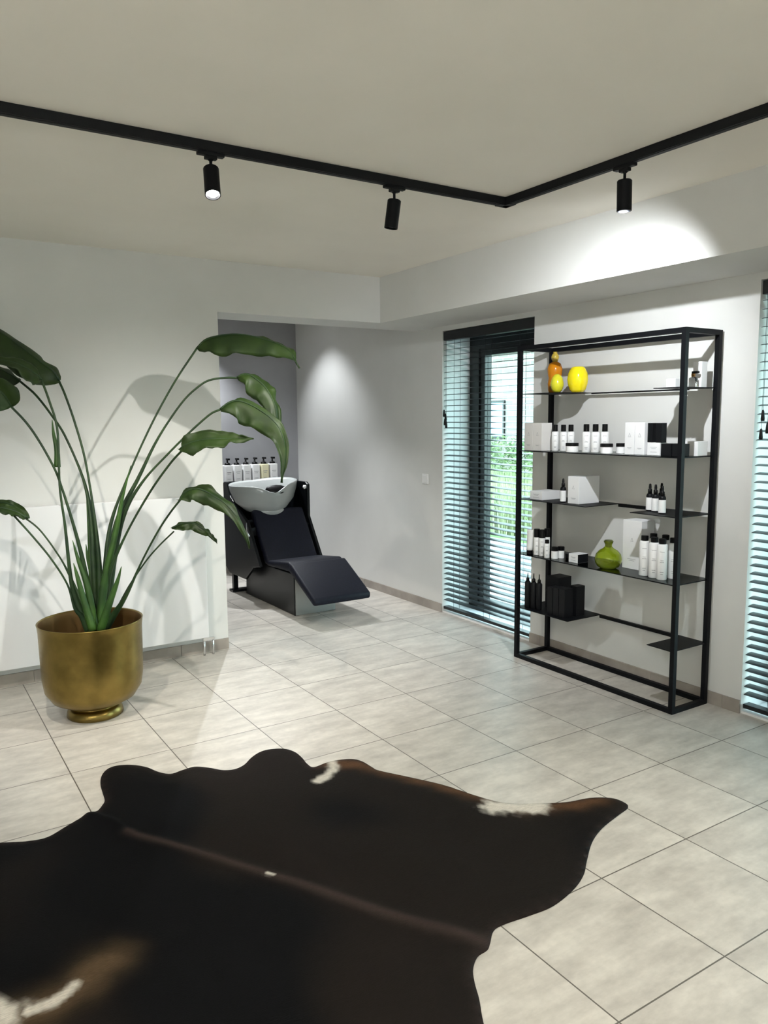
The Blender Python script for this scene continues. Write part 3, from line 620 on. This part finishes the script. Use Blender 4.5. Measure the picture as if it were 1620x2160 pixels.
carton(3.455, 2.500, Z2, .085, .08, .073, 'white cube box at the right end of the second shelf', G, mark=False)
# third shelf
carton(3.335, 3.486, Z3, .105, .15, .052, 'flat white box lying on the third shelf, left end', G)
bottle(3.36, 3.285, Z3, .0175, .142, .050, 'single white-labelled dropper bottle beside the large white box', 'dropper bottles', dark=True, name='dropper_bottle')
carton(3.345, 3.190, Z3, .085, .17, .158, 'large white box beside the single dropper bottle, third shelf', G)
for (x, y), l in zip(((3.42, 2.712), (3.405, 2.664), (3.365, 2.590), (3.50, 2.70)), ('left', 'middle', 'right', 'rearmost')):
    bottle(x, y, Z3, .0185, .146, .052, f'dark dropper bottle with white label, {l} of the group on the third shelf', 'dropper bottles', dark=True, name='dropper_bottle')
# fourth shelf
t = empty('cream_tube', (3.345, 3.545, Z4), 'white cream tube standing on its black cap, fourth shelf left end', 'tube')
obj('cap', lathe([(0, 0), (.019, 0), (.020, .022), (0, .022)], 24), M_cap, t)
bm = bmesh.new(); rr_ = []
for k in range(9):
    s = k / 8; rr_.append([bm.verts.new(((.021 * (1 - s) + .001) * math.cos(2 * math.pi * i / 24), (.021 + .006 * s) * math.sin(2 * math.pi * i / 24), .022 + .128 * s)) for i in range(24)])
for a, c in zip(rr_, rr_[1:]):
    for i in range(24): bm.faces.new((a[i], a[(i + 1) % 24], c[(i + 1) % 24], c[i]))
bm.faces.new(rr_[0][::-1]); bm.faces.new(rr_[-1]); obj('tube_body', bm, M_white, t, smooth=True)
for (x, y), l in zip(((3.345, 3.483), (3.345, 3.438), (3.40, 3.452)), ('left', 'middle', 'rear')):
    bottle(x, y, Z4, .0185, .162, .050, f'white bottle with wide black cap, {l} of three beside the cream tube', B1, .98)
bottle(3.322, 3.372, Z4, .0165, .110, .022, 'short white bottle with black cap before the rear post', B1, .75)
jar(3.345, 3.330, Z4, .0215, .070, 'upright white jar with black lid, left of the pair on the fourth shelf')
jar(3.388, 3.320, Z4, .0205, .070, 'upright white jar with black lid, right of the pair on the fourth shelf')
jb = empty('black_tin', (3.44, 3.300, Z4), 'small flat black tin behind the jar pair', 'tin')
obj('tin_body', lathe([(0, 0), (.024, 0), (.024, .016), (0, .016)], 24), M_cap, jb); obj('lid', lathe([(0, .016), (.025, .016), (.025, .026), (0, .026)], 24), M_kbox, jb)
carton(3.335, 3.170, Z4, .072, .085, .050, 'small box with white front and black sides left of the green bottle', G, side=M_kbox)
t = empty('green_glass_bottle', (3.375, 2.945, Z4), 'round green glass bottle on the fourth shelf', 'bottle')
obj('bottle_body', lathe([(0, 0), (.040, 0), (.060, .010), (.072, .032), (.0745, .055), (.068, .080), (.050, .100), (.030, .112), (.020, .122), (.0185, .132), (.027, .152), (.025, .154),
                          (.0155, .133), (.017, .121), (.028, .109), (.048, .096), (.065, .078), (.0715, .055), (.069, .033), (.057, .014), (.038, .005), (0, .005)], 48), M_gglass, t, smooth=True)
obj('stopper', lathe([(0, .118), (.014, .118), (.0145, .133), (.0235, .152), (.022, .158), (0, .160)], 24), mat('olive_stopper', (.06, .07, .015), .4), t, smooth=True)
carton(3.455, 2.850, Z4, .128, .105, .272, 'large upright white gift box with emblem behind the tall bottles', G)
FB = [(3.375, 2.700), (3.370, 2.634), (3.360, 2.575), (3.432, 2.562), (3.475, 2.722), (3.485, 2.652)]
for (x, y), l in zip(FB, ('front row, first from the green bottle', 'front row, second from the green bottle', 'front row, third from the green bottle', 'right end of the row', 'back row, behind the first', 'back row, behind the second')):
    bottle(x, y, Z4, .026, .214, .026, f'tall white bottle with flat black cap, {l}', B1, .72, name='shampoo_bottle')
# fifth shelf: black products
KG = 'black products on the lowest shelf'
for (x, y), l in zip(((3.335, 3.548), (3.345, 3.505), (3.35, 3.462)), ('left', 'middle', 'right')):
    t = empty('nozzle_bottle', (x, y, Z5), f'slim black bottle with pointed nozzle, {l} of three on the lowest shelf', 'bottle', KG)
    obj('bottle_body', lathe([(0, 0), (.0175, 0), (.0185, .003), (.0185, .160), (.012, .170), (0, .170)], 24), M_kbox, t, smooth=True)
    obj('nozzle', lathe([(0, .170), (.011, .170), (.010, .186), (.004, .192), (.0025, .222), (0, .222)], 18), M_cap, t, smooth=True)
carton(3.425, 3.430, Z5, .105, .12, .112, 'black carton at the bottom of the stack on the lowest shelf', KG, M=M_kbox, mark=False)
carton(3.428, 3.425, Z5 + .1125, .100, .11, .092, 'black carton lying on another black carton on the lowest shelf', KG, M=M_kbox, mark=False)
for (y, w_, h_, x), l in zip(((3.345, .046, .165, 3.325), (3.295, .046, .170, 3.325), (3.245, .046, .172, 3.325), (3.236, .055, .182, 3.41)), ('left', 'middle', 'right', 'rear')):
    carton(x, y, Z5, w_, .07, h_, f'upright black carton, {l} of the group at the end of the lowest left plate', KG, M=M_kbox, mark=False)

# ------------------------------------------------------------------ wash unit
CX = 2.79
ch = empty('backwash_chair', (CX, 5.9, 0), 'black reclining hair wash chair with white basin in the niche', 'wash chair')
def cp(o, par=None): o.parent = ch; o.location = (-CX, -5.9, 0); return o
cp(obj('base', prism_x([(5.34, 0), (5.34, .33), (5.80, .325), (6.02, .60), (6.28, .60), (6.30, 0)], 2.585, 2.945), M_gloss, bevel=.006))
cp(obj('base_front_panel', boxes((2.592, 2.94, 5.331, 5.339, .004, .315)), M_steel))
side = [(5.78, .325), (6.02, .68), (6.02, .955), (6.06, .975), (6.52, .975), (6.55, .95), (6.55, .22), (6.45, .17), (6.10, .17), (5.92, .30)]
low_side = [(5.78, .325), (6.02, .66), (6.22, .76), (6.40, .86), (6.46, .975), (6.52, .975), (6.55, .95), (6.55, .22), (6.45, .17), (6.10, .17), (5.92, .30)]
cp(obj('side_panel', prism_x(low_side, 2.498, 2.522), M_gloss, bevel=.004))
cp(obj('side_panel', prism_x(side, 3.062, 3.086), M_gloss, bevel=.004))
cp(obj('back_panel', boxes((2.522, 3.062, 6.52, 6.55, .17, .972), (2.522, 3.062, 6.0, 6.50, .55, .62)), M_gloss, bevel=.004))
cp(obj('support_foot', boxes((2.52, 2.56, 6.42, 6.46, 0, .17), (3.03, 3.07, 6.42, 6.46, 0, .17), (2.5, 3.08, 6.40, 6.48, .0, .02)), M_gloss))
def cushion(name, prof, x0, x1, M=M_leather):
    o = obj(name, prism_x(prof, x0, x1), M, None, smooth=True, bevel=.022); o.modifiers['bevel'].segments = 4; o.modifiers['bevel'].angle_limit = R(25)
    return cp(o)
cushion('backrest', [(5.775, .345), (5.84, .33), (6.135, .735), (6.065, .765)], 2.565, 3.035)
cushion('seat', [(5.355, .345), (5.345, .40), (5.40, .418), (5.79, .372), (5.80, .325)], 2.560, 3.040)
cushion('leg_rest', [(4.955, .150), (4.950, .205), (5.345, .420), (5.385, .36)], 2.550, 3.045)
# basin
bm = bmesh.new(); seg = 40; rings = []
def ell(rx, ry, z, cy, nd=0):
    out = []
    for i in range(seg):
        a = 2 * math.pi * i / seg; x = math.cos(a) * rx; y = math.sin(a) * ry
        dz = 0
        if nd: dz = -nd * math.exp(-((x / .11) ** 2)) * max(0, -math.sin(a)) ** 2 + .035 * max(0, math.cos(a)) * (nd > 0) + .018 * max(0, math.sin(a))
        out.append(bm.verts.new((2.745 + x, cy + y, z + dz)))
    return out
for rx, ry, z, cy, nd in ((.12, .10, .715, 6.16, 0), (.19, .15, .745, 6.18, .01), (.26, .20, .81, 6.21, .03), (.295, .235, .90, 6.23, .05), (.305, .245, .955, 6.235, .06), (.298, .238, .962, 6.235, .06),
                          (.280, .220, .945, 6.235, .055), (.245, .185, .87, 6.24, .03), (.18, .13, .81, 6.24, 0), (.06, .05, .79, 6.24, 0)):
    rings.append(ell(rx, ry, z, cy, nd))
for a, c in zip(rings, rings[1:]):
    for i in range(seg): bm.faces.new((a[i], a[(i + 1) % seg], c[(i + 1) % seg], c[i]))
bm.faces.new(rings[0][::-1]); bm.faces.new(rings[-1])
bs = cp(obj('basin', bm, M_bowl, smooth=True))
nk = lathe([(.001, .70), (.13, .70), (.135, .745), (.10, .77), (.001, .77)], 28, 0, 0); 
for v_ in nk.verts: v_.co = Vector((2.745 + v_.co.x * 1.05, 6.10 + v_.co.y * .55, v_.co.z))
obj('basin_neck', nk, M_bowl, bs, smooth=True)
npad = lathe([(0, -.035), (.05, -.030), (.085, -.012), (.095, .006), (.085, .022), (.05, .034), (0, .038)], 28)
for v_ in npad.verts: v_.co = Vector((2.775 + v_.co.x, 6.045 + v_.co.y * .55, .925 + v_.co.z - 1.2 * abs(v_.co.y) * .3))
obj('neck_cushion', npad, M_cap, bs, smooth=True)
dr = obj('drain_cover', lathe([(0, .792), (.05, .792), (.045, .802), (0, .804)], 24, 2.745, 6.24), M_cap, bs, smooth=True)
cp(obj('mixer_tap', lathe([(0, .972), (.018, .972), (.018, .99), (.022, 1.0), (0, 1.004)], 20, 3.02, 6.42), M_chrome, smooth=True))
kn = cp(obj('side_knob', lathe([(0, 0), (.017, 0), (.017, .02), (0, .022)], 20), M_white, smooth=True)); kn.location = (3.062 - CX, 6.05 - 5.9, .93); kn.rotation_euler = (0, R(-90), 0)
cp(obj('seat_lever', tube([Vector((2.492, 6.02, .66)), Vector((2.47, 5.97, .60)), Vector((2.475, 5.93, .56))], .006, 8), M_chrome, smooth=True))

# ledge with pump bottles on the grey wall
lg = empty('wall_ledge', (3.0, 7.17, .88), 'narrow black wall ledge under the row of pump bottles', 'shelf')
o = obj('ledge_board', boxes((2.62, 3.48, 7.04, 7.27, .885, .91)), M_kbox, lg); o.location = (-3.0, -7.17, -.88)
o = obj('wall_bracket', boxes((2.75, 2.78, 7.08, 7.27, .80, .885), (3.30, 3.33, 7.08, 7.27, .80, .885)), M_black, lg); o.location = (-3.0, -7.17, -.88)
M_lab = mat('ivory_label', (.80, .76, .52), .5)
names = ('first from the left', 'second from the left', 'third from the left', 'fourth from the left', 'with the ivory label, fifth from the left', 'rightmost')
for i in range(6):
    x = 2.775 + i * .0945
    t = empty('pump_bottle', (x, 7.14, .9105), f'white pump bottle on the niche ledge, {names[i]}', 'bottle', 'white pump bottles on the niche ledge')
    r = .040; hb = .170
    bm = boxes((-r, r, -r, r, 0, hb)); obj('bottle_body', bm, M_lab if i == 4 else M_white, t, bevel=.008)
    obj('collar', lathe([(0, hb), (.030, hb), (.026, hb + .018), (.010, hb + .022), (.0075, hb + .048), (0, hb + .048)], 20), M_cap, t, smooth=True)
    obj('pump_head', boxes((-.012, .012, -.045, .012, hb + .048, hb + .066)), M_cap, t, bevel=.004)
    bm = bmesh.new(); box(bm, -.022, .022, -r - .0006, -r + .0002, .10, .104); box(bm, -.015, .015, -r - .0006, -r + .0002, .085, .088); box(bm, -.018, .018, -r - .0006, -r + .0002, .035, .038)
    obj('printed_mark', bm, M_print, t)

# niche spots, recessed in the niche ceiling
def downlight(x, y, aim, watts, angle, label, blend=.4, color=COOL):
    t = empty('recessed_spotlight', (x, y, ZC), label, 'spotlight', 'recessed niche spotlights')
    obj('trim_ring', lathe([(.028, -.002), (.042, -.004), (.042, 0), (.028, 0)], 32), M_white, t, smooth=True)
    obj('led_lens', lathe([(0, -.001), (.027, -.001)][::-1], 24), M_bulb, t)
    ld = bpy.data.lights.new('spot_light', 'SPOT'); ld.energy = watts; ld.color = color; ld.spot_size = R(angle); ld.spot_blend = blend; ld.shadow_soft_size = .015
    lo = bpy.data.objects.new('spot_light', ld); COL.objects.link(lo); p = Vector((x, y, ZC - .012)); lo.location = p
    lo.rotation_euler = (Vector(aim) - p).to_track_quat('-Z', 'Y').to_euler()
downlight(2.76, 6.62, (2.48, 5.3, 0), 190, 78, 'recessed spotlight above the wash basin', blend=.8)
downlight(2.98, 6.58, (3.6, 6.5, .85), 44, 86, 'recessed spotlight close to the side wall of the niche', blend=.8)

downlight(2.40, 6.95, (2.6, 7.15, .2), 165, 84, 'recessed spotlight above the pump bottle ledge', blend=.9)

# wall socket
t = empty('light_switch', (XR, 5.01, 1.038), 'small white wall switch plate left of the garden window', 'switch')
obj('cover_plate', boxes((-.008, 0, -.04, .04, -.04, .04)), M_white, t, bevel=.003)
obj('rocker', boxes((-.012, -.008, -.025, .025, -.028, .028)), M_white, t, bevel=.002)

# ------------------------------------------------------------------ hidden lamps of the same track (behind the camera)
spot(TX, .55, 'y', (.1, .2, -1), 'black spotlight on the right arm of the track, out of frame', (2.0, .9, 0), watts=42, color=WARM, angle=84, blend=.6)
spot(-.55, TY, 'x', (.2, .2, -1), 'black spotlight on the left arm of the track, out of frame', (.3, 4.4, 0), watts=56, color=COOL, angle=86, blend=1)
spot(.25, TY, 'x', (.3, -.1, -1), 'black spotlight left of the lit one, out of frame', (1.75, 4.35, 0), watts=95, color=WARM, angle=76, blend=.8)
spot(TX, 1.2, 'y', (-.2, .1, -1), 'black spotlight on the right arm nearer the viewer, out of frame', (1.3, 2.1, 0), watts=55, color=WARM, angle=84, blend=.6)

# unseen fixtures added to go with the fill lights behind the viewer
fl = empty('added_floor_lamp', (-1.3, -.6, 0), 'added black floor lamp with wide white bowl for fill light behind the viewer', 'floor lamp')  # unseen stand added below the upward fill
obj('base', lathe([(0, 0), (.20, 0), (.20, .015), (.02, .03), (0, .03)], 40), M_black, fl, smooth=True)
obj('pole', lathe([(0, .03), (.015, .03), (.015, 1.70), (0, 1.70)], 16), M_black, fl, smooth=True)
obj('lamp_bowl', lathe([(0, 1.70), (.15, 1.70), (.40, 1.76), (.66, 1.86), (.655, 1.87), (.40, 1.775), (.15, 1.715), (0, 1.712)], 48), M_white, fl, smooth=True)
cpn = empty('added_ceiling_panel', (-.4, -1.2, ZC), 'large flat white panel added for ceiling fill light behind the viewer', 'ceiling lamp')  # unseen panel added above the downward fill
obj('panel_frame', boxes((-1.34, 1.34, -1.04, 1.04, -.025, 0)), M_white, cpn)
fw = struct('added_back_window', boxes((-1.8, 2.6, -3.2, -3.14, .2, .28), (-1.8, 2.6, -3.2, -3.14, 2.42, 2.5), (-1.8, -1.72, -3.2, -3.14, .28, 2.42), (2.52, 2.6, -3.2, -3.14, .28, 2.42)), M_frame)  # unseen frame added around the back wall fill; wall behind is solid
obj('window_pane', boxes((-1.72, 2.52, -3.18, -3.17, .28, 2.42)), M_pane, fw)

# ------------------------------------------------------------------ garden outside
rnd = random.Random(11)
M_pave = noise_col(mat('paving', (.3, .31, .33), .8), (.25, .26, .28), (.36, .38, .39), 4)
M_lawn = noise_col(mat('lawn', (.10, .16, .05), .9), (.08, .14, .04), (.20, .24, .10), 3)
struct('garden_paving', boxes((3.96, 6.6, 0, 16, -.14, -.04)), M_pave)
struct('garden_ground', boxes((6.6, 40, -10, 50, -.14, -.05)), M_lawn)
M_blade = noise_col(mat('tall_grass', (.3, .35, .2), .8), (.19, .25, .11), (.42, .40, .25), 1.2)
bm = bmesh.new()
for k in range(5200):
    x = 6.8 + rnd.random() * 3.8; y = x * (.98 + rnd.random() * .42); h = .25 + rnd.random() * .38; a = rnd.random() * 6.3; w_ = .008 + rnd.random() * .008
    lx, ly = (rnd.random() - .5) * .25, (rnd.random() - .5) * .25
    c, s = math.cos(a) * w_, math.sin(a) * w_
    v0 = bm.verts.new((x - c, y - s, -.05)); v1 = bm.verts.new((x + c, y + s, -.05)); v2 = bm.verts.new((x + lx * .4 + c * .7, y + ly * .4 + s * .7, h * .6)); v3 = bm.verts.new((x + lx * .4 - c * .7, y + ly * .4 - s * .7, h * .6)); v4 = bm.verts.new((x + lx, y + ly, h))
    bm.faces.new((v0, v1, v2, v3)); bm.faces.new((v3, v2, v4))
tag(obj('ornamental_grass', bm, M_blade), 'loose pale green grasses outside the garden window', 'grass', kind='stuff')
def foliage(bm, cx, cy, cz, rx, ry, rz, n, size):
    for k in range(n):
        while True:
            p = Vector((rnd.uniform(-1, 1), rnd.uniform(-1, 1), rnd.uniform(-1, 1)))
            if .5 < p.length < 1: break
        c = Vector((cx + p.x * rx, cy + p.y * ry, cz + p.z * rz)); u = Vector((rnd.gauss(0, 1), rnd.gauss(0, 1), rnd.gauss(0, 1))).normalized(); v = u.orthogonal().normalized()
        s = size * (.6 + rnd.random() * .8)
        vs = [bm.verts.new(c + q) for q in (u * s, v * s * .5, -u * s, -v * s * .5)]; bm.faces.new(vs)
M_hedge = noise_col(mat('hedge_leaf', (.12, .2, .05), .6), (.05, .10, .03), (.16, .23, .07), 1.5)
bm = bmesh.new()
for k in range(14): foliage(bm, 11.6, 9 + k * .62, .52, .6, .62, .62, 620, .055)
tag(obj('hedge', bm, M_hedge), 'clipped green hedge outside, beyond the tall grass', 'hedge')
# building across the garden
M_bw = mat('pale_brick', (.62, .52, .46), .85)
N, L, b = nodes(M_bw)
ge = N.new('ShaderNodeNewGeometry'); sw = N.new('ShaderNodeSeparateXYZ'); cw = N.new('ShaderNodeCombineXYZ'); L.new(ge.outputs['Position'], sw.inputs[0]); L.new(sw.outputs['Y'], cw.inputs[0]); L.new(sw.outputs['Z'], cw.inputs[1])
bt = N.new('ShaderNodeTexBrick'); bt.inputs['Scale'].default_value = 1; bt.inputs['Brick Width'].default_value = .42; bt.inputs['Row Height'].default_value = .14; bt.inputs['Mortar Size'].default_value = .018
bt.inputs['Color1'].default_value = (.28, .245, .225, 1); bt.inputs['Color2'].default_value = (.20, .175, .16, 1); bt.inputs['Mortar'].default_value = (.36, .335, .31, 1)
L.new(cw.outputs[0], bt.inputs[0]); L.new(bt.outputs[0], b.inputs['Base Color'])
bd = empty('brick_house', (17, 17, 0), 'pale brick house across the garden, seen through the left blind', 'building')
def bq(o): o.parent = bd; o.location = (-17, -17, 0); return o
bq(obj('wall', boxes((14, 20, 8, 28, -.1, 3.4)), M_bw))
bq(obj('roof', prism_x([(7.5, 3.4), (28.5, 3.4), (26, 5.6), (10, 5.6)], 13.6, 20.4), mat('roof_tile', (.25, .22, .2), .8)))
M_wp = mat('pale_blue_pane', (.30, .42, .55), .15)
for (ya, yb, za, zb) in ((15.9, 16.6, 1.0, 1.9), (13.2, 14.2, 1.9, 2.9)):
    f = bq(obj('window_frame', boxes((13.95, 14.0, ya - .06, yb + .06, za - .06, za), (13.95, 14.0, ya - .06, yb + .06, zb, zb + .06), (13.95, 14.0, ya - .06, ya, za, zb), (13.95, 14.0, yb, yb + .06, za, zb)), M_frame))
    obj('pane', boxes((13.97, 13.99, ya, yb, za, zb)), M_wp, f)
